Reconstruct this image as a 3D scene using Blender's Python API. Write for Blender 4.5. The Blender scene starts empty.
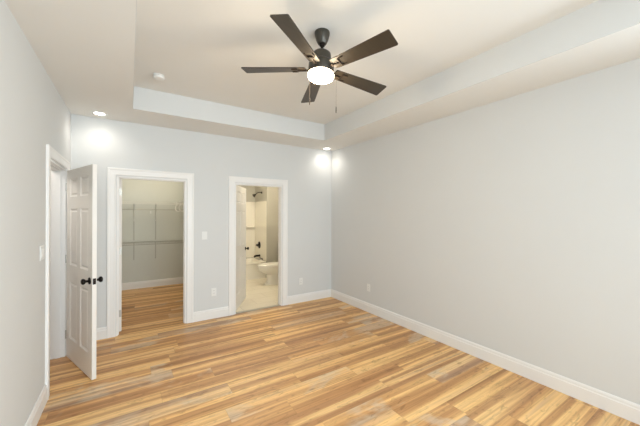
import bpy, bmesh, math, random
from mathutils import Vector, Matrix
random.seed(4)
SC = bpy.context.scene
COL = SC.collection

# ------------------------------------------------------------------ dimensions
W, H, TZ = 3.788, 2.74, 2.995          # room width, soffit height, tray height
YF = -6.4                               # wall behind the viewpoint
WT = 0.12                               # wall thickness
DZ = 2.04                               # door opening height
CW = 0.097                              # casing width
TX0, TX1, TY1, TY0 = 0.611, 3.211, -0.618, -5.78
CX0, CX1 = 0.447, 1.265                 # closet opening
BX0, BX1 = 1.957, 2.765                 # bathroom opening
LY1, LY0 = -0.325, -1.150               # hall opening in the left wall

# ------------------------------------------------------------------ camera
cam_d = bpy.data.cameras.new('camera'); cam = bpy.data.objects.new('camera', cam_d); COL.objects.link(cam)
Fv = Vector((0.5441952, 0.8389569, 0.00170575)); Rv = Vector((0.83895202, -0.54419786, 0.0028623)); Uv = Rv.cross(Fv)
M = Matrix((Rv, Uv, -Fv)).transposed().to_4x4(); M.translation = Vector((0.5827, -4.5437, 1.5664))
cam.matrix_world = M
cam_d.sensor_width = 36; cam_d.lens = 294.08 * 36 / 640; cam_d.clip_start = 0.02
SC.camera = cam

# ------------------------------------------------------------------ world, view, daylight
SC.view_settings.view_transform = 'Standard'; SC.view_settings.look = 'None'
SC.view_settings.gamma = 1; SC.view_settings.use_curve_mapping = False
SC.view_settings.exposure = 0.60
wd = bpy.data.worlds.new('world'); SC.world = wd; wd.use_nodes = True
wd.node_tree.nodes['Background'].inputs[0].default_value = (0.72, 0.84, 1.0, 1)
wd.node_tree.nodes['Background'].inputs[1].default_value = 1.0

def area(name, loc, direction, sx, sy, power, color, spread=180):
    d = bpy.data.lights.new(name, 'AREA'); d.shape = 'RECTANGLE'; d.size = sx; d.size_y = sy
    d.energy = power; d.color = color; d.spread = math.radians(spread)
    o = bpy.data.objects.new(name, d); COL.objects.link(o); o.location = loc
    o.rotation_euler = Vector(direction).to_track_quat('-Z', 'Y').to_euler()
    return o
DAY = (0.785, 0.92, 1.0)
# daylight by the window behind the viewpoint and by an added side window
area('unseen_window_light', (1.45, YF - 0.18, 1.45), (0, 1, -0.10), 2.3, 1.5, 63, DAY, 135)
area('unseen_window_light', (W + 0.18, -5.15, 1.45), (-1, 0.45, -0.08), 1.2, 1.5, 44, DAY, 150)  # added fill for the left wall and open door

def point(name, loc, power, color, r):
    d = bpy.data.lights.new(name, 'POINT'); d.energy = power; d.color = color; d.shadow_soft_size = r
    o = bpy.data.objects.new(name, d); COL.objects.link(o); o.location = loc
    return o
def spot(name, loc, power, color, angle, blend, r):
    d = bpy.data.lights.new(name, 'SPOT'); d.energy = power; d.color = color; d.shadow_soft_size = r
    d.spot_size = math.radians(angle); d.spot_blend = blend
    o = bpy.data.objects.new(name, d); COL.objects.link(o); o.location = loc
    return o

# ------------------------------------------------------------------ materials
def lin(c):
    return tuple((x / 12.92 if x <= 0.04045 else ((x + 0.055) / 1.055) ** 2.4) for x in [v / 255 for v in c]) + (1,)
def mat(name, srgb, rough=0.5, metal=0.0, bump=0.0, bscale=200, var=0.0, vscale=3, spec=0.5, emit=None, estr=0):
    m = bpy.data.materials.new(name); m.use_nodes = True; nt = m.node_tree; b = nt.nodes['Principled BSDF']
    c = lin(srgb)
    b.inputs['Base Color'].default_value = c; b.inputs['Roughness'].default_value = rough
    b.inputs['Metallic'].default_value = metal; b.inputs['Specular IOR Level'].default_value = spec
    tc = nt.nodes.new('ShaderNodeTexCoord')
    n = nt.nodes.new('ShaderNodeTexNoise'); n.inputs['Scale'].default_value = vscale; n.inputs['Detail'].default_value = 3
    nt.links.new(tc.outputs['Object'], n.inputs['Vector'])
    mx = nt.nodes.new('ShaderNodeMix'); mx.data_type = 'RGBA'
    k = 1 - max(var, 0.01)
    mx.inputs[6].default_value = c; mx.inputs[7].default_value = (c[0] * k, c[1] * k, c[2] * k, 1)
    nt.links.new(n.outputs['Fac'], mx.inputs[0]); nt.links.new(mx.outputs[2], b.inputs['Base Color'])
    if bump:
        n2 = nt.nodes.new('ShaderNodeTexNoise'); n2.inputs['Scale'].default_value = bscale; n2.inputs['Detail'].default_value = 2
        nt.links.new(tc.outputs['Object'], n2.inputs['Vector'])
        bp = nt.nodes.new('ShaderNodeBump'); bp.inputs['Strength'].default_value = bump; bp.inputs['Distance'].default_value = 0.002
        nt.links.new(n2.outputs['Fac'], bp.inputs['Height']); nt.links.new(bp.outputs['Normal'], b.inputs['Normal'])
    if emit:
        b.inputs['Emission Color'].default_value = tuple(emit) + (1,); b.inputs['Emission Strength'].default_value = estr
    return m

M_WALL = mat('grey_wall_paint', (221, 222, 221), 0.75, bump=0.12, bscale=260, var=0.02, spec=0.25)
M_CEIL = mat('ceiling_paint', (236, 235, 231), 0.85, bump=0.12, bscale=260, var=0.02, spec=0.2)
M_TRIM = mat('white_trim_paint', (242, 240, 237), 0.35, var=0.01, spec=0.45)
M_DOOR = mat('white_door_paint', (236, 231, 224), 0.4, bump=0.08, bscale=120, var=0.02, spec=0.45)
M_PLATE = mat('white_plastic', (238, 238, 235), 0.35, var=0.01)
M_BLACK = mat('black_metal', (24, 21, 20), 0.35, metal=0.6, var=0.1)
M_BRONZE = mat('dark_bronze', (38, 30, 26), 0.35, metal=0.7, var=0.15)
M_FAN = mat('brushed_dark_metal', (84, 80, 73), 0.38, metal=0.75, var=0.1, vscale=30)
M_BRACKET = mat('fan_arm_metal', (48, 40, 35), 0.45, metal=0.7, var=0.1)
M_SLOT = mat('dark_slot', (40, 40, 40), 0.6)
M_STEEL = mat('satin_steel', (190, 188, 182), 0.35, metal=0.85, var=0.05)
M_WIRE = mat('white_coated_wire', (232, 232, 226), 0.45, var=0.02)
M_SHADE = mat('closet_shade_grey', (188, 188, 180), 0.5, metal=0.2, var=0.03)  # grey that carries the shade on and around the closet shelves
M_PORC = mat('white_porcelain', (240, 234, 222), 0.12, var=0.01, spec=0.6)
M_ACRYL = mat('white_acrylic', (240, 233, 218), 0.22, var=0.01, spec=0.5)
M_BATHW = mat('bathroom_wall_paint', (186, 181, 168), 0.7, bump=0.1, var=0.02, spec=0.3)
M_CLOSW = mat('closet_wall_paint', (218, 220, 214), 0.8, bump=0.12, var=0.02, spec=0.2)
M_THRES = mat('grey_threshold', (176, 168, 154), 0.4, metal=0.3, var=0.05)
M_LENS = mat('downlight_lens', (255, 252, 245), 0.4, emit=(1.0, 0.97, 0.9), estr=14)
M_GLOBE = mat('lit_glass_globe', (255, 248, 235), 0.3, emit=(1.0, 0.80, 0.54), estr=24)
M_WARM = mat('lit_closet_globe', (255, 245, 225), 0.3, emit=(1.0, 0.85, 0.6), estr=5)

def blade_mat():
    m = bpy.data.materials.new('dark_walnut_blade'); m.use_nodes = True; nt = m.node_tree; b = nt.nodes['Principled BSDF']
    tc = nt.nodes.new('ShaderNodeTexCoord'); mp = nt.nodes.new('ShaderNodeMapping')
    mp.inputs['Scale'].default_value = (4, 60, 4); nt.links.new(tc.outputs['Object'], mp.inputs[0])
    n = nt.nodes.new('ShaderNodeTexNoise'); n.inputs['Scale'].default_value = 2; n.inputs['Detail'].default_value = 4
    nt.links.new(mp.outputs[0], n.inputs['Vector'])
    r = nt.nodes.new('ShaderNodeValToRGB'); r.color_ramp.elements[0].color = lin((48, 42, 34)); r.color_ramp.elements[1].color = lin((66, 58, 48))
    nt.links.new(n.outputs['Fac'], r.inputs[0]); nt.links.new(r.outputs[0], b.inputs['Base Color'])
    b.inputs['Roughness'].default_value = 0.4; b.inputs['Specular IOR Level'].default_value = 0.55
    return m
M_BLADE = blade_mat()

def glass_mat():
    m = bpy.data.materials.new('window_glass'); m.use_nodes = True; nt = m.node_tree
    for n in list(nt.nodes): nt.nodes.remove(n)
    o = nt.nodes.new('ShaderNodeOutputMaterial'); t = nt.nodes.new('ShaderNodeBsdfTransparent'); g = nt.nodes.new('ShaderNodeBsdfGlossy')
    g.inputs['Roughness'].default_value = 0.02; x = nt.nodes.new('ShaderNodeMixShader'); x.inputs[0].default_value = 0.06
    nt.links.new(t.outputs[0], x.inputs[1]); nt.links.new(g.outputs[0], x.inputs[2]); nt.links.new(x.outputs[0], o.inputs[0])
    return m
M_GLASS = glass_mat()

class N:                                 # tiny node helper
    def __init__(s, nt): s.nt = nt
    def v(s, x):
        return x
    def math(s, op, a, b=None, c=None):
        n = s.nt.nodes.new('ShaderNodeMath'); n.operation = op
        for i, q in enumerate((a, b, c)):
            if q is None: continue
            if isinstance(q, (int, float)): n.inputs[i].default_value = q
            else: s.nt.links.new(q, n.inputs[i])
        return n.outputs[0]
    def comb(s, x, y, z=0.0):
        n = s.nt.nodes.new('ShaderNodeCombineXYZ')
        for i, q in enumerate((x, y, z)):
            if isinstance(q, (int, float)): n.inputs[i].default_value = q
            else: s.nt.links.new(q, n.inputs[i])
        return n.outputs[0]
    def white(s, vec):
        n = s.nt.nodes.new('ShaderNodeTexWhiteNoise'); n.noise_dimensions = '3D'; s.nt.links.new(vec, n.inputs['Vector']); return n
    def noise(s, vec, scale=1, detail=3, rough=0.5, dist=0.0):
        n = s.nt.nodes.new('ShaderNodeTexNoise'); n.inputs['Scale'].default_value = scale; n.inputs['Detail'].default_value = detail
        n.inputs['Roughness'].default_value = rough; n.inputs['Distortion'].default_value = dist
        s.nt.links.new(vec, n.inputs['Vector']); return n.outputs['Fac']
    def ramp(s, fac, stops, mode='LINEAR'):
        n = s.nt.nodes.new('ShaderNodeValToRGB'); cr = n.color_ramp; cr.interpolation = mode
        while len(cr.elements) < len(stops): cr.elements.new(0.5)
        for e, (p, c) in zip(cr.elements, stops): e.position = p; e.color = c
        s.nt.links.new(fac, n.inputs[0]); return n.outputs[0]
    def mix(s, f, a, b, mode='MIX'):
        n = s.nt.nodes.new('ShaderNodeMix'); n.data_type = 'RGBA'; n.blend_type = mode
        for i, q in ((0, f), (6, a), (7, b)):
            if isinstance(q, (int, float, tuple)): n.inputs[i].default_value = q
            else: s.nt.links.new(q, n.inputs[i])
        return n.outputs[2]

def floor_mat():
    m = bpy.data.materials.new('vinyl_plank_floor'); m.use_nodes = True; nt = m.node_tree; b = nt.nodes['Principled BSDF']; h = N(nt)
    tc = nt.nodes.new('ShaderNodeTexCoord'); sp = nt.nodes.new('ShaderNodeSeparateXYZ'); nt.links.new(tc.outputs['Object'], sp.inputs[0])
    X, Y = sp.outputs[0], sp.outputs[1]
    PW, PL = 0.18, 1.22
    yr = h.math('DIVIDE', Y, PW); row = h.math('FLOOR', yr); fy = h.math('SUBTRACT', yr, row)
    off = h.white(h.comb(row, 3.7, 0)).outputs['Value']
    xr = h.math('ADD', h.math('DIVIDE', X, PL), h.math('MULTIPLY', off, 7.0)); colm = h.math('FLOOR', xr); fx = h.math('SUBTRACT', xr, colm)
    wn = h.white(h.comb(row, colm, 1.3)); rnd = wn.outputs['Value']
    sc = nt.nodes.new('ShaderNodeSeparateColor'); nt.links.new(wn.outputs['Color'], sc.inputs[0])
    r2, r3 = sc.outputs[0], sc.outputs[1]
    # broad streaks running along each plank, different on every plank
    v1 = h.comb(h.math('MULTIPLY', X, 0.24), h.math('ADD', h.math('MULTIPLY', Y, 8.5), h.math('MULTIPLY', rnd, 37.0)), h.math('MULTIPLY', r2, 9.0))
    s1 = h.noise(v1, 1.15, 3, 0.5, 0.35)
    v2 = h.comb(h.math('MULTIPLY', X, 1.6), h.math('ADD', h.math('MULTIPLY', Y, 62.0), h.math('MULTIPLY', r2, 51.0)), r3)
    s2 = h.noise(v2, 1.0, 4, 0.6, 0.2)
    v3 = h.comb(h.math('MULTIPLY', X, 7.0), h.math('ADD', h.math('MULTIPLY', Y, 24.0), h.math('MULTIPLY', r3, 20.0)), rnd)
    s3 = h.noise(v3, 1.0, 4, 0.65, 1.2)
    streak = h.ramp(s1, [(0.30, lin(FL[0])), (0.44, lin(FL[1])), (0.52, lin(FL[2])), (0.59, lin(FL[3])), (0.70, lin(FL[4]))])
    tone = h.ramp(rnd, [(0.0, lin(FT[0])), (0.22, lin(FT[1])), (0.5, lin(FT[2])), (0.75, lin(FT[3])), (0.90, lin(FT[4]))], 'CONSTANT')
    col = h.mix(0.20, streak, tone)
    # greyish weathered patches on some planks
    pn = h.noise(h.comb(h.math('ADD', h.math('MULTIPLY', X, 1.7), h.math('MULTIPLY', r3, 30.0)), h.math('MULTIPLY', Y, 3.0), rnd), 1.0, 3, 0.6, 0.6)
    pm = h.math('MULTIPLY', h.ramp(pn, [(0.50, (0, 0, 0, 1)), (0.60, (1, 1, 1, 1))]), h.math('GREATER_THAN', r2, 0.70))
    col = h.mix(h.math('MULTIPLY', pm, 0.55), col, lin((212, 194, 170)))
    fine = h.ramp(s2, [(0.30, (0.80, 0.77, 0.74, 1)), (0.56, (1.09, 1.09, 1.09, 1))])
    col = h.mix(0.75, col, fine, 'MULTIPLY')
    blot = h.ramp(s3, [(0.32, (0.62, 0.58, 0.56, 1)), (0.46, (1, 1, 1, 1)), (1.0, (1, 1, 1, 1))])
    col = h.mix(0.75, col, blot, 'MULTIPLY')
    # knots
    kn = nt.nodes.new('ShaderNodeTexVoronoi'); kn.inputs['Scale'].default_value = 1.0
    nt.links.new(h.comb(h.math('MULTIPLY', X, 2.2), h.math('MULTIPLY', Y, 6.0), 0), kn.inputs['Vector'])
    kf = h.ramp(kn.outputs['Distance'], [(0.03, (0.55, 0.45, 0.4, 1)), (0.10, (1, 1, 1, 1))])
    col = h.mix(0.7, col, kf, 'MULTIPLY')
    # joints between planks
    def edge(f, w): return h.math('MINIMUM', h.math('DIVIDE', h.math('MINIMUM', f, h.math('SUBTRACT', 1.0, f)), w), 1.0)
    e = h.math('MINIMUM', edge(fy, 0.012), edge(fx, 0.0018))
    col = h.mix(h.math('MULTIPLY', h.math('SUBTRACT', 1.0, e), 0.35), col, lin((110, 80, 54)))
    nt.links.new(col, b.inputs['Base Color'])
    b.inputs['Roughness'].default_value = 0.42; b.inputs['Specular IOR Level'].default_value = 0.35
    bp = nt.nodes.new('ShaderNodeBump'); bp.inputs['Strength'].default_value = 0.25; bp.inputs['Distance'].default_value = 0.002
    nt.links.new(h.math('ADD', e, h.math('MULTIPLY', s2, 0.3)), bp.inputs['Height']); nt.links.new(bp.outputs['Normal'], b.inputs['Normal'])
    return m
FL = [(152, 104, 64), (192, 140, 92), (212, 162, 108), (252, 210, 142), (222, 182, 136)]
FT = [(190, 152, 114), (214, 164, 108), (222, 174, 114), (208, 158, 106), (206, 196, 180)]
M_FLOOR = floor_mat()

def tile_mat():
    m = bpy.data.materials.new('cream_floor_tile'); m.use_nodes = True; nt = m.node_tree; b = nt.nodes['Principled BSDF']; h = N(nt)
    tc = nt.nodes.new('ShaderNodeTexCoord')
    br = nt.nodes.new('ShaderNodeTexBrick'); br.inputs['Scale'].default_value = 1; br.inputs['Brick Width'].default_value = 0.61
    br.inputs['Row Height'].default_value = 0.305; br.inputs['Mortar Size'].default_value = 0.003
    br.inputs['Color1'].default_value = lin((236, 226, 206)); br.inputs['Color2'].default_value = lin((230, 219, 198)); br.inputs['Mortar'].default_value = lin((205, 194, 172))
    nt.links.new(tc.outputs['Object'], br.inputs['Vector'])
    n = h.noise(tc.outputs['Object'], 3, 5, 0.6, 1.5)
    v = h.ramp(n, [(0.35, (0.93, 0.92, 0.9, 1)), (0.6, (1, 1, 1, 1))])
    nt.links.new(h.mix(0.6, br.outputs['Color'], v, 'MULTIPLY'), b.inputs['Base Color'])
    b.inputs['Roughness'].default_value = 0.25
    return m
M_TILE = tile_mat()

# ------------------------------------------------------------------ mesh helpers
def box(bm, x0, x1, y0, y1, z0, z1, bev=0.0, mtx=None):
    t = bmesh.new(); bmesh.ops.create_cube(t, size=1)
    for v in t.verts:
        v.co = Vector(((x0 + x1) / 2 + v.co.x * (x1 - x0), (y0 + y1) / 2 + v.co.y * (y1 - y0), (z0 + z1) / 2 + v.co.z * (z1 - z0)))
    if bev: bmesh.ops.bevel(t, geom=t.edges[:], offset=bev, segments=2, affect='EDGES', profile=0.6)
    join(bm, t, mtx)
def join(bm, t, mtx=None):
    if mtx is not None: t.transform(mtx)
    me = bpy.data.meshes.new('tmp'); t.to_mesh(me); t.free(); bm.from_mesh(me); bpy.data.meshes.remove(me)
def lathe(bm, prof, seg=32, mtx=None):          # prof: (radius, z) about the Z axis
    t = bmesh.new(); rings = []
    for r, z in prof:
        rings.append([t.verts.new((max(r, 1e-5) * math.cos(2 * math.pi * i / seg), max(r, 1e-5) * math.sin(2 * math.pi * i / seg), z)) for i in range(seg)])
    for a, b in zip(rings, rings[1:]):
        for i in range(seg): t.faces.new((a[i], a[(i + 1) % seg], b[(i + 1) % seg], b[i]))
    t.faces.new(rings[0][::-1]); t.faces.new(rings[-1])
    bmesh.ops.recalc_face_normals(t, faces=t.faces); join(bm, t, mtx)
def loft(bm, rings, mtx=None):                  # rings: lists of points, same count
    t = bmesh.new(); R = [[t.verts.new(p) for p in r] for r in rings]; n = len(R[0])
    for a, b in zip(R, R[1:]):
        for i in range(n): t.faces.new((a[i], a[(i + 1) % n], b[(i + 1) % n], b[i]))
    t.faces.new(R[0][::-1]); t.faces.new(R[-1]); bmesh.ops.recalc_face_normals(t, faces=t.faces); join(bm, t, mtx)
def tube(bm, pts, r, seg=10, mtx=None):
    pts = [Vector(p) for p in pts]; rings = []; up = None
    for i, p in enumerate(pts):
        d = ((pts[min(i + 1, len(pts) - 1)] - p).normalized() + (p - pts[max(i - 1, 0)]).normalized()).normalized()
        if up is None: up = Vector((0, 0, 1)) if abs(d.z) < 0.9 else Vector((1, 0, 0))
        a = d.cross(up).normalized(); u = a.cross(d).normalized(); up = u
        rr = r[i] if isinstance(r, (list, tuple)) else r
        rings.append([p + (a * math.cos(2 * math.pi * k / seg) + u * math.sin(2 * math.pi * k / seg)) * rr for k in range(seg)])
    loft(bm, rings, mtx)
def obj(name, bm, m, parent=None, smooth=False, bevel=0):
    me = bpy.data.meshes.new(name); bm.to_mesh(me); bm.free(); me.materials.append(m)
    if smooth:
        for p in me.polygons: p.use_smooth = True
        try: me.set_sharp_from_angle(angle=math.radians(38))
        except Exception: pass
    o = bpy.data.objects.new(name, me); COL.objects.link(o)
    if parent: o.parent = parent
    if bevel:
        bv = o.modifiers.new('bevel', 'BEVEL'); bv.width = bevel; bv.segments = 2; bv.limit_method = 'ANGLE'
    return o
def tag(o, label, cat, group=None, kind=None):
    o['label'] = label; o['category'] = cat
    if group: o['group'] = group
    if kind: o['kind'] = kind
    return o
def empty(name, loc, label, cat, rotz=0, group=None, kind=None):
    o = bpy.data.objects.new(name, None); COL.objects.link(o); o.location = loc; o.rotation_euler = (0, 0, rotz); o.empty_display_size = 0.1
    return tag(o, label, cat, group, kind)
def struct(name, bm, m, label, cat, bevel=0):
    return tag(obj(name, bm, m, bevel=bevel), label, cat, kind='structure')
NB = bmesh.new
def B(*boxes, bev=0):
    bm = NB()
    for b in boxes: box(bm, *b, bev)
    return bm

# ------------------------------------------------------------------ setting: shell
HX = -1.25                                # hall far side
struct('floor', B((HX, W + WT, YF - WT, 0.03, -0.06, 0), (0 - WT, 1.80, 0.03, 2.75, -0.06, 0), (1.80, W + WT, 0.03, 0.05, -0.06, 0)), M_FLOOR,
       'honey coloured wood plank floor with grey and golden streaks', 'floor')
struct('floor_bathroom', B((1.85, W, 0.05, 2.90, -0.06, 0.004)), M_TILE, 'cream tile floor seen through the bathroom doorway', 'floor')
tag(obj('threshold', B((BX0, BX1, 0.0, 0.07, 0.0001, 0.007), bev=0.002), M_THRES), 'thin grey threshold strip on the floor of the bathroom doorway', 'threshold', kind='structure')

struct('wall_left', B((-WT, 0, LY1, WT, 0, H), (-WT, 0, LY0, LY1, DZ, H), (-WT, 0, YF - WT, LY0, 0, H)), M_WALL,
       'pale grey wall on the left with the open panelled door', 'wall')
struct('wall_right', B((W, W + WT, -4.55, WT, 0, H), (W, W + WT, -5.75, -4.55, 0, 0.7), (W, W + WT, -5.75, -4.55, 2.2, H), (W, W + WT, YF - WT, -5.75, 0, H)), M_WALL, 'long bare pale grey wall on the right', 'wall')
struct('wall_back', B((0, CX0, 0, WT, 0, H), (CX0, CX1, 0, WT, DZ, H), (CX1, BX0, 0, WT, 0, H), (BX0, BX1, 0, WT, DZ, H), (BX1, W, 0, WT, 0, H)), M_WALL,
       'pale grey back wall with the closet and bathroom doorways', 'wall')
struct('wall_front', B((0, 0.3, YF - WT, YF, 0, H), (0.3, 2.6, YF - WT, YF, 0, 0.7), (0.3, 2.6, YF - WT, YF, 2.2, H), (2.6, W, YF - WT, YF, 0, H)), M_WALL,
       'pale grey wall behind the viewpoint with a wide window', 'wall')
TT = TZ + 0.05
struct('ceiling', B((-WT, W + WT, TY1, WT, H, TT), (-WT, W + WT, YF - WT, TY0, H, TT), (-WT, TX0, TY0, TY1, H, TT), (TX1, W + WT, TY0, TY1, H, TT)), M_CEIL,
       'lower white ceiling border running around the raised tray', 'ceiling')
# tray: vertical faces carry the wall paint
e = 0.004
struct('trim_1', B((TX0, TX1, TY1 - e, TY1, H, TZ), (TX0, TX1, TY0, TY0 + e, H, TZ), (TX0, TX0 + e, TY0 + e, TY1 - e, H, TZ), (TX1 - e, TX1, TY0 + e, TY1 - e, H, TZ)), M_WALL,
       'pale blue grey painted upright band around the raised tray ceiling', 'trim')
struct('ceiling_tray', B((TX0, TX1, TY0, TY1, TZ, TT)), M_CEIL, 'raised white tray ceiling holding the fan', 'ceiling')

# closet room, bathroom, hall
struct('wall_closet', B((0, 1.75, 2.635, 2.75, 0, H), (-WT, 0, WT, 2.75, 0, H)), M_CLOSW, 'grey back wall of the walk-in closet behind the wire shelves', 'wall')
struct('wall_partition', B((1.75, 1.85, WT, 3.02, 0, H)), M_CLOSW, 'grey partition between closet and bathroom', 'wall')
struct('ceiling_closet', B((-WT, 1.75, WT, 2.75, H, H + 0.1)), M_CEIL, 'ceiling of the walk-in closet', 'ceiling')
struct('wall_bathroom', B((1.85, W + WT, 2.90, 3.02, 0, H), (W, W + WT, WT, 2.90, 0, H), (3.372, W, 2.10, 2.90, 0, H)), M_BATHW, 'beige grey bathroom walls behind the tub and toilet', 'wall')
struct('ceiling_bathroom', B((1.75, W + WT, WT, 3.02, H, H + 0.1)), M_CEIL, 'ceiling of the bathroom', 'ceiling')
struct('wall_hall', B((HX - WT, HX, -2.6, 1.0, 0, H), (HX, -WT, 1.0, 1.1, 0, H), (HX, -WT, -2.7, -2.6, 0, H)), M_WALL, 'pale grey wall of the hall beyond the left doorway', 'wall')
struct('ceiling_hall', B((HX - WT, -WT, -2.7, 1.1, H, H + 0.1)), M_CEIL, 'ceiling of the hall beyond the left doorway', 'ceiling')
struct('floor_hall', B((HX, -WT, 0.03, 1.0, -0.06, 0)), M_FLOOR, 'wood plank floor of the hall', 'floor')

# window behind the viewpoint, and an added unseen one beside it
def window(name, along, a0, a1, fixed, z0, z1, label):
    t = empty(name, ((a0 + a1) / 2, fixed, z0) if along == 'x' else (fixed, (a0 + a1) / 2, z0), label, 'window', kind='structure')
    hw = (a1 - a0) / 2; hh = z1 - z0
    rot = Matrix.Identity(4) if along == 'x' else Matrix.Rotation(math.pi / 2, 4, 'Z')
    bm = NB()
    for b in ((-hw, -hw + .05, -.05, .05, 0, hh), (hw - .05, hw, -.05, .05, 0, hh), (-hw + .05, hw - .05, -.05, .05, 0, .05), (-hw + .05, hw - .05, -.05, .05, hh - .05, hh),
              (-hw + .05, hw - .05, -.02, .02, hh / 2 - .02, hh / 2 + .02), (-.025, .025, -.03, .03, .05, hh / 2 - .02), (-.025, .025, -.03, .03, hh / 2 + .02, hh - .05)):
        box(bm, *b, 0, rot)
    obj('window_frame', bm, M_TRIM, t)
    bm = NB(); box(bm, -hw + .05, hw - .05, -.004, .004, .05, hh - .05, 0, rot); obj('pane', bm, M_GLASS, t)
window('window_1', 'x', 0.3, 2.6, YF - 0.06, 0.7, 2.2, 'wide white framed window behind the viewpoint')
window('window_fill', 'y', -5.75, -4.55, W + 0.06, 0.7, 2.2, 'added white framed window, unseen, in the right wall beside the viewpoint')  # unseen window put in to brighten the left wall

# ------------------------------------------------------------------ baseboards
def baseboard(name, p0, p1, normal, label, h=0.142, t=0.016):
    prof = [(0, 0), (t, 0), (t, h - 0.036), (t * 0.72, h - 0.030), (t * 0.72, h - 0.014), (t * 0.45, h - 0.004), (t * 0.30, h), (0, h)]
    n = Vector(normal); a = Vector((p0[0], p0[1], 0)); b = Vector((p1[0], p1[1], 0))
    bm = NB(); loft(bm, [[q + n * d + Vector((0, 0, z)) for d, z in prof] for q in (a, b)])
    return struct(name, bm, M_TRIM, label, 'baseboard')
baseboard('baseboard_right', (W, YF), (W, 0), (-1, 0, 0), 'long white baseboard along the right wall')
baseboard('baseboard_back', (0.0, 0), (CX0 - CW, 0), (0, -1, 0), 'short white baseboard between the open door and the closet casing')
baseboard('baseboard_back', (CX1 + CW, 0), (BX0 - CW, 0), (0, -1, 0), 'white baseboard between the closet and bathroom casings')
baseboard('baseboard_back', (BX1 + CW, 0), (W - 0.016, 0), (0, -1, 0), 'white baseboard from the bathroom casing to the right corner')
baseboard('baseboard_left', (0, YF), (0, LY0 - CW), (1, 0, 0), 'white baseboard along the left wall before the door casing')
baseboard('baseboard_left', (0, LY1 + CW), (0, -0.016), (1, 0, 0), 'short white baseboard behind the open panelled door')
baseboard('baseboard_closet', (0, 2.635), (1.75, 2.635), (0, -1, 0), 'white baseboard along the closet back wall')
baseboard('baseboard_closet', (1.75, WT), (1.75, 2.62), (-1, 0, 0), 'white baseboard along the closet right wall')
baseboard('baseboard_bathroom', (W, 1.0), (W, 2.1), (-1, 0, 0), 'white baseboard beside the toilet', h=0.11)
baseboard('baseboard_bathroom', (3.372, 2.1), (W - 0.016, 2.1), (0, -1, 0), 'white baseboard behind the toilet', h=0.11)

# ------------------------------------------------------------------ door casings and jambs (local: opening along +X from 0 to w, room side -Y)
def casing(name, w, mtx, label):
    jt = 0.018; rv = 0.006
    t = tag(bpy.data.objects.new(name, None), label, 'door frame', kind='structure'); COL.objects.link(t); t.empty_display_size = 0.1
    t.matrix_world = mtx
    def side(s):           # moulded trim: mitred U shape swept from a profile; s=-1 room side, +1 far side
        prof = [(rv, 0), (rv, 0.011), (0.014, 0.015), (0.030, 0.0145), (0.068, 0.016), (0.078, 0.020), (CW - 0.004, 0.020), (CW, 0.016), (CW, 0)]
        bm = NB()
        def P(o, d, cx, cz, sx, sz): return Vector((cx + sx * o, (-d if s < 0 else WT + d), cz + sz * o))
        stations = [(0, 0, -1, 0), (0, DZ, -1, 1), (w, DZ, 1, 1), (w, 0, 1, 0)]
        loft(bm, [[P(o, d, *st) for o, d in prof] for st in stations])
        return bm
    obj('casing', side(-1), M_TRIM, t)
    obj('casing', side(1), M_TRIM, t)
    bm = NB()
    box(bm, 0.0, jt, -0.001, WT + 0.001, 0, DZ - jt); box(bm, w - jt, w, -0.001, WT + 0.001, 0, DZ - jt); box(bm, 0.0, w, -0.001, WT + 0.001, DZ - jt, DZ)
    obj('jamb', bm, M_TRIM, t)
    return t, jt
tl, JT = casing('trim_2', CX1 - CX0, Matrix.Translation((CX0, 0, 0)), 'white moulded casing around the closet doorway')
def stop(t, w, y0, y1):
    bm = NB(); box(bm, JT, JT + .01, y0, y1, 0, DZ - JT - .01); box(bm, w - JT - .01, w - JT, y0, y1, 0, DZ - JT - .01); box(bm, JT, w - JT, y0, y1, DZ - JT - .01, DZ - JT)
    obj('door_stop', bm, M_TRIM, t)
stop(tl, CX1 - CX0, 0.035, 0.075)
tb, _ = casing('trim_3', BX1 - BX0, Matrix.Translation((BX0, 0, 0)), 'white moulded casing around the bathroom doorway')
stop(tb, BX1 - BX0, 0.035, 0.075)
# left wall opening: local x -> -Y world ... local -Y (room side) -> +X world
ml = Matrix.Translation((0, LY0, 0)) @ Matrix.Rotation(math.pi / 2, 4, 'Z')
th, _ = casing('trim_4', LY1 - LY0, ml, 'white moulded casing around the hall doorway in the left wall')
stop(th, LY1 - LY0, 0.04, 0.08)
bm = NB(); box(bm, JT, JT + 0.002, 0.006, 0.034, 0.88, 0.95, 0, None); sp_ = obj('strike_plate', bm, M_STEEL, th)

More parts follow.
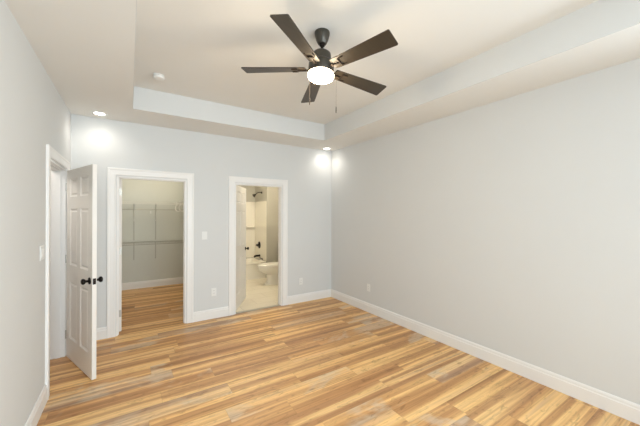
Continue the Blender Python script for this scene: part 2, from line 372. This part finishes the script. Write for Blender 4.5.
# ------------------------------------------------------------------ six panel doors
def knob(name, parent, x, y, z, s):
    bm = NB(); m = Matrix.Translation((x, y, z)) @ Matrix.Rotation(-s * math.pi / 2, 4, 'X')
    # axis: local +Z maps to s * Y
    lathe(bm, [(0.0, 0), (0.031, 0), (0.033, 0.003), (0.031, 0.008), (0.016, 0.011), (0.0115, 0.016), (0.0115, 0.030), (0.018, 0.036), (0.026, 0.043), (0.0285, 0.052), (0.026, 0.060), (0.017, 0.066), (0.0, 0.068)], 24, m)
    return obj(name, bm, M_BLACK, parent, smooth=True)
def panel_door(name, w, loc, rotz, label, knob_mat_label=None, hinge_side=1):
    """leaf in local XZ, hinge at x=0, thickness along Y from 0 to -0.035*hinge_side"""
    T = 0.035; h = 2.012; z0 = 0.010
    st = 0.112; mu = 0.10; pw = (w - 2 * st - mu) / 2
    xs = [0, st, st + pw, st + pw + mu, w - st, w]
    zs = [0, 0.225, 0.825, 1.005, 1.600, 1.725, 1.915, h]
    bm = NB(); F = {}
    for side, y in ((0, T / 2), (1, -T / 2)):
        V = [[bm.verts.new((x, y, z0 + z)) for z in zs] for x in xs]; F[side] = V
        pan = []
        for i in range(5):
            for j in range(7):
                q = (V[i][j], V[i + 1][j], V[i + 1][j + 1], V[i][j + 1]); f = bm.faces.new(q if side == 1 else q[::-1])
                if i in (1, 3) and j in (1, 3, 5): pan.append(f)
        bm.normal_update()
        bmesh.ops.inset_individual(bm, faces=pan, thickness=0.004, depth=-0.004)
        bmesh.ops.inset_individual(bm, faces=pan, thickness=0.016, depth=-0.007)
        bmesh.ops.inset_individual(bm, faces=pan, thickness=0.012, depth=0.0)
        bmesh.ops.inset_individual(bm, faces=pan, thickness=0.018, depth=0.007)
    A, Bv = F[0], F[1]
    for i in range(5):
        bm.faces.new((A[i][0], A[i + 1][0], Bv[i + 1][0], Bv[i][0])); bm.faces.new((A[i][7], Bv[i][7], Bv[i + 1][7], A[i + 1][7]))
    for j in range(7):
        bm.faces.new((A[0][j], Bv[0][j], Bv[0][j + 1], A[0][j + 1])); bm.faces.new((A[5][j], A[5][j + 1], Bv[5][j + 1], Bv[5][j]))
    bmesh.ops.recalc_face_normals(bm, faces=bm.faces)
    d = obj(name, bm, M_DOOR); tag(d, label, 'door', kind='structure'); d.location = loc; d.rotation_euler = (0, 0, rotz)
    k1 = knob('door_knob', d, w - 0.062, T / 2, 0.925, 1); k2 = knob('door_knob', d, w - 0.062, -T / 2, 0.925, -1)
    k1['label'] = 'black round door knob'; k2['label'] = 'black round door knob'
    bm = NB(); box(bm, w - 0.0005, w + 0.0015, -0.012, 0.012, 0.897, 0.953); box(bm, w, w + 0.009, -0.006, 0.006, 0.915, 0.935)
    l = obj('latch_plate', bm, M_BRONZE, d); l['label'] = 'dark metal latch plate on the door edge'
    for z in (0.20, 1.02, 1.80):
        bm = NB(); lathe(bm, [(0.006, 0), (0.006, 0.09)], 12, Matrix.Translation((-0.006, hinge_side * (T / 2 + 0.004), z)))
        box(bm, -0.0015, 0.0, -0.014, 0.014, z, z + 0.09)
        hg = obj('hinge', bm, M_STEEL, d); hg['label'] = 'satin metal hinge'
    return d
# hall door, folded into the room
pv = Vector((0.030, LY1 - 0.030, 0)); tipp = Vector((0.298, -1.052, 0)); dv = tipp - pv
panel_door('door_1', 0.785, pv, math.atan2(dv.y, dv.x), 'white six-panel door standing open into the room from the left wall', hinge_side=-1)
# closet door, opened inward against the closet side
panel_door('door_2', 0.775, (CX0 + 0.038, 0.125, 0), math.radians(104), 'white closet door opened inward, seen edge-on at the left of the closet doorway', hinge_side=1)
# bathroom door, opened inward
panel_door('door_3', 0.765, (BX0 + 0.03, 0.115, 0), math.radians(59), 'white six-panel bathroom door opened inward beside the tub', hinge_side=1)

# ------------------------------------------------------------------ ceiling fan
FX, FY = 1.854, -2.608
fan = empty('ceiling_fan', (FX, FY, TZ), 'dark five-blade ceiling fan with a lit round light, hanging from the tray ceiling', 'ceiling fan')
PIV = Vector((0, 0, 2.890 - TZ))
# the rotor hangs a few degrees out of plumb on its ball joint
TILT = Matrix.Translation(PIV) @ Vector((0, 0, 1)).rotation_difference(Vector((0.063, 0.022, 1)).normalized()).to_matrix().to_4x4() @ Matrix.Translation(-PIV)
def fz(z): return z - TZ
bm = NB(); lathe(bm, [(0.058, fz(TZ) - 0.0005), (0.060, fz(2.988)), (0.058, fz(2.970)), (0.048, fz(2.930)), (0.037, fz(2.908)), (0.033, fz(2.902)), (0.0, fz(2.902))], 36)
obj('canopy', bm, M_FAN, fan, True)
bm = NB(); lathe(bm, [(0.0, fz(2.903)), (0.022, fz(2.902)), (0.020, fz(2.885)), (0.011, fz(2.878)), (0.011, fz(2.828))], 20, TILT)
obj('downrod', bm, M_BRACKET, fan, True)
bm = NB(); lathe(bm, [(0.0, fz(2.838)), (0.030, fz(2.838)), (0.058, fz(2.832)), (0.070, fz(2.822)), (0.074, fz(2.805)), (0.075, fz(2.762)), (0.090, fz(2.752)), (0.098, fz(2.742)), (0.100, fz(2.725)), (0.100, fz(2.668)), (0.096, fz(2.660)), (0, fz(2.660))], 44, TILT)
obj('motor_housing', bm, M_FAN, fan, True)
bm = NB(); lathe(bm, [(0.0, fz(2.6595)), (0.098, fz(2.6595)), (0.1015, fz(2.654)), (0.102, fz(2.640)), (0.098, fz(2.628)), (0.082, fz(2.617)), (0.055, fz(2.611)), (0.025, fz(2.609)), (0, fz(2.608))], 44, TILT)
g = obj('light_globe', bm, M_GLOBE, fan, True); g['label'] = 'glowing frosted round light'
PITCH = -13
for k in range(5):
    a = math.radians(141.1 + 72 * k)
    rot = TILT @ Matrix.Rotation(a, 4, 'Z') @ Matrix.Translation((0, 0, fz(2.698))) @ Matrix.Rotation(math.radians(PITCH), 4, 'X')
    bm = NB(); L0, L1, w0, w1 = 0.120, 0.626, 0.048, 0.068
    out = []; n = 6; cr = 0.010
    for cx, cy, sa in ((L0 + cr, -w0 + cr, 180), (L1 - cr, -w1 + cr, 270), (L1 - cr, w1 - cr, 0), (L0 + cr, w0 - cr, 90)):
        for i in range(n + 1):
            t = math.radians(sa + 90 * i / n); out.append((cx + cr * math.cos(t), cy + cr * math.sin(t)))
    loft(bm, [[Vector((x, y, -0.0035)) for x, y in out], [Vector((x, y, 0.0035)) for x, y in out]], rot)
    b = obj('blade', bm, M_BLADE, fan)
    # forked holder clamped under the blade
    bm = NB()
    box(bm, 0.088, 0.125, -0.014, 0.014, -0.012, -0.0037, 0.002, rot)
    tube(bm, [(0.10, 0, -0.009), (0.165, 0.004, -0.009), (0.188, 0.010, -0.008)], 0.0050, 8, rot)
    tube(bm, [(0.188, -0.032, -0.008), (0.188, 0.034, -0.008)], 0.0050, 8, rot)
    tube(bm, [(0.188, 0.034, -0.008), (0.232, 0.034, -0.008)], 0.0042, 8, rot)
    tube(bm, [(0.188, -0.032, -0.008), (0.232, -0.032, -0.008)], 0.0042, 8, rot)
    obj('blade_arm', bm, M_BRACKET, b)
for (dx, dy, z1) in ((-0.092, 0.011, 2.405), (0.092, -0.036, 2.366)):
    bm = NB(); q = 1.14; tube(bm, [(dx, dy, fz(2.685)), (dx * q, dy * q, fz(2.672)), (dx * (q + .02), dy * (q + .02), fz(2.62)), (dx * (q + .02), dy * (q + .02), fz(z1 + 0.05))], 0.0008, 6)
    c = obj('pull_chain', bm, M_BRACKET, fan)
    bm = NB(); lathe(bm, [(0.0015, 0.052), (0.0034, 0.045), (0.0040, 0.02), (0.0028, 0.0), (0, 0.0)], 12, Matrix.Translation((dx * (q + .02), dy * (q + .02), fz(z1))))
    obj('pull_fob', bm, M_BRACKET, c, True)
point('fan_light', (FX - 0.018, FY - 0.006, 2.52), 5, (1.0, 0.82, 0.58), 0.05)

# ------------------------------------------------------------------ recessed lights
def downlight(x, y, label, power):
    t = empty('recessed_light', (x, y, H), label, 'ceiling light', group='recessed ceiling lights')
    bm = NB(); lathe(bm, [(0.052, -0.0005), (0.080, -0.0005), (0.082, -0.003), (0.076, -0.007), (0.055, -0.0095), (0.052, -0.006)], 40)
    obj('trim_ring', bm, M_PLATE, t, True)
    bm = NB(); lathe(bm, [(0, -0.001), (0.0515, -0.001), (0.0515, -0.006), (0, -0.0065)], 40)
    obj('lens', bm, M_LENS, t)
    spot('recessed_beam', (x, y, H - 0.012), power, (1.0, 0.93, 0.83), 150, 1.0, 0.05)
downlight(0.285, -0.230, 'lit round recessed light in the left back corner of the ceiling border', 7)
downlight(3.570, -0.160, 'lit round recessed light in the right back corner of the ceiling border', 7)

# ------------------------------------------------------------------ smoke detector
sd = empty('smoke_detector', (0.835, -1.075, TZ), 'small round white smoke detector on the tray ceiling', 'smoke detector')
bm = NB(); lathe(bm, [(0.0, -0.0005), (0.052, -0.0005), (0.052, -0.010), (0, -0.010)], 32); obj('base', bm, M_PLATE, sd, True)
bm = NB(); lathe(bm, [(0.044, -0.0098), (0.045, -0.015), (0, -0.015)][::-1] + [(0.0, -0.0098)], 32); obj('vent_gap', bm, M_SLOT, sd)
bm = NB(); lathe(bm, [(0.0, -0.0148), (0.054, -0.0148), (0.055, -0.020), (0.050, -0.034), (0.040, -0.040), (0, -0.041)], 32); obj('cover', bm, M_PLATE, sd, True)

# ------------------------------------------------------------------ switches and outlets (local: face -Y)
def plate(kind, loc, rotz, label, gangs=1):
    t = empty(kind, loc, label, 'light switch' if kind == 'light_switch' else 'wall outlet', rotz)
    w = 0.036 + 0.023 * (gangs - 1)
    bm = NB(); box(bm, -w, w, -0.006, -0.0003, -0.058, 0.058, 0.002); obj('cover_plate', bm, M_PLATE, t)
    for gi in range(gangs):
        cx = (gi - (gangs - 1) / 2) * 0.046
        if kind == 'light_switch':
            bm = NB(); box(bm, cx - 0.0165, cx + 0.0165, -0.0095, -0.0062, -0.033, 0.033, 0.001, Matrix.Rotation(0.03, 4, 'X')); obj('rocker', bm, M_PLATE, t)
        else:
            for s in (-1, 1):
                bm = NB(); lathe(bm, [(0, 0), (0.0165, 0), (0.0165, 0.0022), (0, 0.0022)], 24, Matrix.Translation((cx, -0.0061, s * 0.020)) @ Matrix.Rotation(math.pi / 2, 4, 'X'))
                f = obj('receptacle', bm, M_PLATE, t)
                bm = NB(); box(bm, cx - 0.0075, cx - 0.0050, -0.0088, -0.0084, s * 0.020 - 0.001, s * 0.020 + 0.008); box(bm, cx + 0.005, cx + 0.0075, -0.0088, -0.0084, s * 0.020 - 0.001, s * 0.020 + 0.007)
                obj('slots', bm, M_SLOT, f)
plate('light_switch', (1.511, 0, 1.238), 0, 'white light switch on the back wall right of the closet doorway')
plate('outlet', (1.645, 0, 0.390), 0, 'white outlet low on the back wall between the closet and bathroom doorways')
plate('outlet', (3.130, 0, 0.368), 0, 'white outlet low on the back wall right of the bathroom doorway')
plate('outlet', (W, -1.035, 0.387), -math.pi / 2, 'white outlet low on the right wall near the corner')
plate('light_switch', (0, -1.385, 1.250), math.pi / 2, 'white double light switch on the left wall beside the door casing', 2)

# ------------------------------------------------------------------ closet fittings
CYB = 2.635
def wire_shelf(loc, rotz, L, D, z, braces, label, hooks=(), rod=0.15, mt=None, shade_span=None):
    """local: x along the shelf, wall at y=0, shelf extends to -Y"""
    t = empty('wire_shelf', (loc[0], loc[1], z), label, 'closet shelf', rotz, group='white wire closet shelves')
    bm = NB()
    n = int(L / 0.028)
    for i in range(n + 1):
        x = 0.004 + (L - 0.008) * i / n; box(bm, x - 0.0018, x + 0.0018, -D, -0.004, 0.002, 0.0055)
        box(bm, x - 0.0018, x + 0.0018, -D - 0.0015, -D + 0.002, -0.030, 0.004)
    for y in (-0.006, -D * 0.5, -D): box(bm, 0.002, L - 0.002, y - 0.003, y + 0.003, -0.0035, 0.0025)
    box(bm, 0.002, L - 0.002, -D - 0.004, -D + 0.003, -0.040, -0.024)
    obj('wire_deck', bm, mt or M_WIRE, t)
    for x in (0.662, 1.052) if shade_span else ():
        b2 = NB(); box(b2, x - 0.010, x + 0.010, -0.012, -0.0003, shade_span[0] - z, shade_span[1] - z, 0.001); obj('shadow_strip', b2, M_SHADE, t)  # thin grey strips drawn for the shadow lines on the closet wall
    if rod:
        bm = NB(); tube(bm, [(0.003, -D + 0.03, -rod), (L - 0.003, -D + 0.03, -rod)], 0.007, 12); obj('shadow_line_rod', bm, M_SHADE, t, True)  # slim grey rod laid along the shadow line under the shelf
    for x in braces:
        bm = NB(); tube(bm, [(x, -D + 0.004, -0.02), (x, -0.012, -0.36)], 0.006, 8); tube(bm, [(x, -0.012, -0.34), (x, -0.007, -0.39)], 0.008, 8)
        obj('brace', bm, M_WIRE, t, True)
    for x, s in hooks:
        bm = NB(); pts = [(x, -D - 0.002, 0.008), (x, -D - 0.012, -0.02)]
        for k in range(9):
            a = math.radians(110 + 200 * k / 8); pts.append((x, -D + 0.030 + 0.055 * math.cos(a), -0.120 + 0.065 * math.sin(a)))
        tube(bm, pts, 0.011, 8); obj('rod_hook', bm, M_PLATE, t, True)
    return t
upper = wire_shelf((0.003, CYB, 0), 0, 1.744, 0.30, 1.785, (0.66, 1.05), 'upper white wire shelf across the closet back wall', shade_span=(1.0, 1.775))
wire_shelf((0.003, CYB, 0), 0, 1.744, 0.30, 0.965, (), 'lower thin wire shelf across the closet back wall, greyed to show shade', rod=0, mt=M_SHADE, shade_span=(0.60, 0.955))  # same wire as the upper shelf, its shade put into the grey
wire_shelf((1.747, CYB - 0.32, 0), -math.pi / 2, 1.25, 0.37, 1.785, (), 'white wire shelf along the closet right wall with curved rod hooks', hooks=((0.36, 1), (0.88, 1)), rod=0.0)
tg = NB(); box(tg, 0.935, 0.962, CYB - 0.275, CYB - 0.268, 1.555, 1.605, 0.001); tube(tg, [(0.948, CYB - 0.2705, 1.60), (0.948, CYB - 0.2705, 1.628)], 0.0015, 6)
tag(obj('hang_tag', tg, M_PLATE), 'tiny white tag hanging from the upper closet rod', 'tag')
cl = empty('ceiling_lamp', (0.95, 1.60, H), 'round flush ceiling lamp in the walk-in closet', 'ceiling light')
bm = NB(); lathe(bm, [(0, -0.0005), (0.14, -0.0005), (0.14, -0.02), (0, -0.02)], 36); obj('base', bm, M_PLATE, cl, True)
bm = NB(); lathe(bm, [(0, -0.0205), (0.13, -0.0205), (0.125, -0.05), (0.09, -0.08), (0.0, -0.095)], 36); obj('lamp_globe', bm, M_WARM, cl, True)
point('closet_light', (0.95, 1.60, H - 0.20), 11, (1.0, 0.90, 0.72), 0.10)

# ------------------------------------------------------------------ bathroom fittings
TX, TY, TE = 1.853, 2.130, 2.897
bt = empty('bathtub', ((TX + 3.36) / 2, (TY + TE) / 2, 0.004), 'white built-in bathtub seen low through the bathroom doorway', 'bathtub')
cx, cy = bt.location.x, bt.location.y
hx, hy, rz = (3.369 - TX) / 2, (TE - TY) / 2, 0.400
def rrect(a, b, r, z, n=6, ox=0, oy=0):
    o = []
    for sx, sy, sa in ((1, 1, 0), (-1, 1, 90), (-1, -1, 180), (1, -1, 270)):
        for i in range(n + 1):
            t = math.radians(sa + 90 * i / n); o.append(Vector((ox + sx * (a - r) + r * math.cos(t), oy + sy * (b - r) + r * math.sin(t), z)))
    return o
bm = NB(); loft(bm, [rrect(hx, hy - 0.02, .01, 0), rrect(hx, hy - 0.02, .01, rz - 0.05), rrect(hx, hy, .01, rz - 0.04), rrect(hx, hy, .012, rz - 0.006), rrect(hx - .008, hy - .008, .012, rz),
                     rrect(hx - .07, hy - .075, .10, rz), rrect(hx - .085, hy - .09, .10, rz - .02), rrect(hx - .13, hy - .13, .12, 0.12), rrect(hx - .20, hy - .18, .10, 0.07)])
obj('tub_body', bm, M_ACRYL, bt, True)
# surround panels: back, end and far end, with a moulded soap ledge
bm = NB(); st_ = 1.865
sr = empty('shower_surround', (cx, TE, 0.41), 'glossy white shower surround panels above the bathtub', 'shower surround')
def sloc(x0, x1, y0, y1, z0, z1, bev=0.0, b=None): box(b, x0 - cx, x1 - cx, y0 - TE, y1 - TE, z0 - 0.41, z1 - 0.41, bev)
b1 = NB(); sloc(TX, 3.369, TE - 0.012, TE, 0.41, st_, 0.003, b1); obj('back_panel', b1, M_ACRYL, sr)
b1 = NB(); sloc(3.357, 3.369, TY, TE - 0.0125, 0.41, st_, 0.003, b1); obj('end_panel', b1, M_ACRYL, sr)
b1 = NB(); sloc(TX, TX + 0.012, TY, TE - 0.0125, 0.41, st_, 0.003, b1); obj('end_panel', b1, M_ACRYL, sr)
b1 = NB(); sloc(2.85, 3.335, TE - 0.085, TE - 0.0125, 1.195, 1.225, 0.008, b1); obj('soap_ledge', b1, M_ACRYL, sr)
# bronze fittings on the end panel, facing -X
XW = 3.3565
sh = empty('shower_fixture', (XW + 0.012, 2.43, 2.085), 'dark bronze shower head on a short bent arm above the tub', 'shower')
mx = Matrix.Rotation(-math.pi / 2, 4, 'Y')
bm = NB(); lathe(bm, [(0, 0), (0.030, 0), (0.028, 0.008), (0.012, 0.012), (0, 0.012)], 24, mx); obj('flange', bm, M_BRONZE, sh, True)
bm = NB(); tube(bm, [(-0.008, 0, 0), (-0.07, 0, 0.004), (-0.115, 0, -0.010), (-0.155, 0, -0.045)], 0.009, 10); obj('arm', bm, M_BRONZE, sh, True)
bm = NB(); lathe(bm, [(0, 0), (0.013, 0), (0.014, 0.022), (0.030, 0.050), (0.045, 0.072), (0.046, 0.082), (0, 0.082)], 28, Matrix.Translation((-0.150, 0, -0.040)) @ Matrix.Rotation(math.radians(-128), 4, 'Y'))
obj('spray_head', bm, M_BRONZE, sh, True)
vv = empty('shower_valve', (XW, 2.56, 0.765), 'dark bronze round shower valve with lever handle', 'shower valve')
bm = NB(); lathe(bm, [(0, 0), (0.088, 0), (0.088, 0.004), (0.078, 0.012), (0.03, 0.020), (0, 0.020)], 32, mx); obj('escutcheon', bm, M_BRONZE, vv, True)
bm = NB(); lathe(bm, [(0, 0.018), (0.022, 0.018), (0.020, 0.055), (0.024, 0.075), (0.018, 0.082), (0, 0.082)], 24, mx); tube(bm, [(-0.065, 0, 0), (-0.068, -0.04, -0.02), (-0.070, -0.075, -0.03)], [0.009, 0.008, 0.006], 10)
obj('lever', bm, M_BRONZE, vv, True)
ts = empty('tub_spout', (XW, 2.52, 0.50), 'dark bronze tub spout below the shower valve', 'tub spout')
bm = NB(); lathe(bm, [(0, 0), (0.032, 0), (0.030, 0.01), (0.025, 0.02), (0, 0.02)], 24, mx); obj('flange', bm, M_BRONZE, ts, True)
bm = NB(); tube(bm, [(-0.015, 0, 0), (-0.09, 0, 0.0), (-0.135, 0, -0.008), (-0.150, 0, -0.030)], [0.024, 0.025, 0.024, 0.019], 14); obj('spout', bm, M_BRONZE, ts, True)

# toilet, facing -X, tank against the right bathroom wall
to = empty('toilet', (3.35, 1.50, 0.004), 'white toilet standing side-on in front of the tub', 'toilet')
def oval(cx_, a, b, z, n=36, sq=1.0):
    o = []
    for i in range(n):
        t = 2 * math.pi * i / n; c, s = math.cos(t), math.sin(t)
        o.append(Vector((cx_ + a * (abs(c) ** sq) * (1 if c > 0 else -1), b * (abs(s) ** sq) * (1 if s > 0 else -1), z)))
    return o
bm = NB()
loft(bm, [oval(-0.03, .27, .125, 0, sq=.85), oval(-0.03, .27, .125, .018, sq=.85), oval(-.03, .235, .11, .035), oval(-.035, .20, .10, .09), oval(-.04, .20, .10, .22), oval(-.075, .28, .145, .275), oval(-.095, .325, .175, .335), oval(-.10, .335, .185, .385), oval(-.10, .335, .186, .402), oval(-.10, .325, .18, .408)])
obj('bowl', bm, M_PORC, to, True)
bm = NB(); loft(bm, [oval(-.105, .335, .187, .409), oval(-.105, .338, .190, .418), oval(-.105, .330, .182, .428)]); obj('seat', bm, M_PORC, to, True)
bm = NB(); loft(bm, [oval(-.105, .335, .187, .430), oval(-.105, .338, .190, .440), oval(-.105, .325, .178, .452), oval(-.105, .20, .10, .458)]); obj('seat_lid', bm, M_PORC, to, True)
bm = NB(); box(bm, .215, .425, -.215, .215, .405, .745, .02); box(bm, .13, .40, -.10, .10, .20, .405, .02); obj('tank', bm, M_PORC, to)
bm = NB(); box(bm, .205, .430, -.225, .225, .746, .780, .012); obj('tank_lid', bm, M_PORC, to)
bm = NB(); tube(bm, [(.214, -.15, .68), (.195, -.15, .68), (.190, -.10, .672)], .006, 8); obj('flush_lever', bm, M_BRONZE, to, True)
tov = empty('overflow_lever', (XW, 2.35, 0.435), 'small dark bronze drain lever just above the tub rim', 'drain lever')
bm = NB(); lathe(bm, [(0, 0), (0.022, 0), (0.020, 0.008), (0, 0.010)], 24, mx); obj('plate', bm, M_BRONZE, tov, True)
bm = NB(); tube(bm, [(-0.008, 0, 0.0), (-0.04, 0.0, 0.020), (-0.075, 0.0, 0.042)], 0.010, 8); obj('handle', bm, M_BRONZE, tov, True)
vl = empty('ceiling_lamp', (2.75, 1.15, H), 'round flush ceiling lamp in the bathroom', 'ceiling light')
bm = NB(); lathe(bm, [(0, -0.0005), (0.15, -0.0005), (0.15, -0.02), (0, -0.02)], 36); obj('base', bm, M_PLATE, vl, True)
bm = NB(); lathe(bm, [(0, -0.0205), (0.14, -0.0205), (0.135, -0.05), (0.09, -0.08), (0.0, -0.095)], 36); obj('lamp_globe', bm, M_WARM, vl, True)
point('bathroom_light', (2.75, 1.15, H - 0.20), 29, (1.0, 0.91, 0.74), 0.12)
point('hall_light', (-0.7, -0.9, 2.45), 12, (1.0, 0.95, 0.88), 0.12)
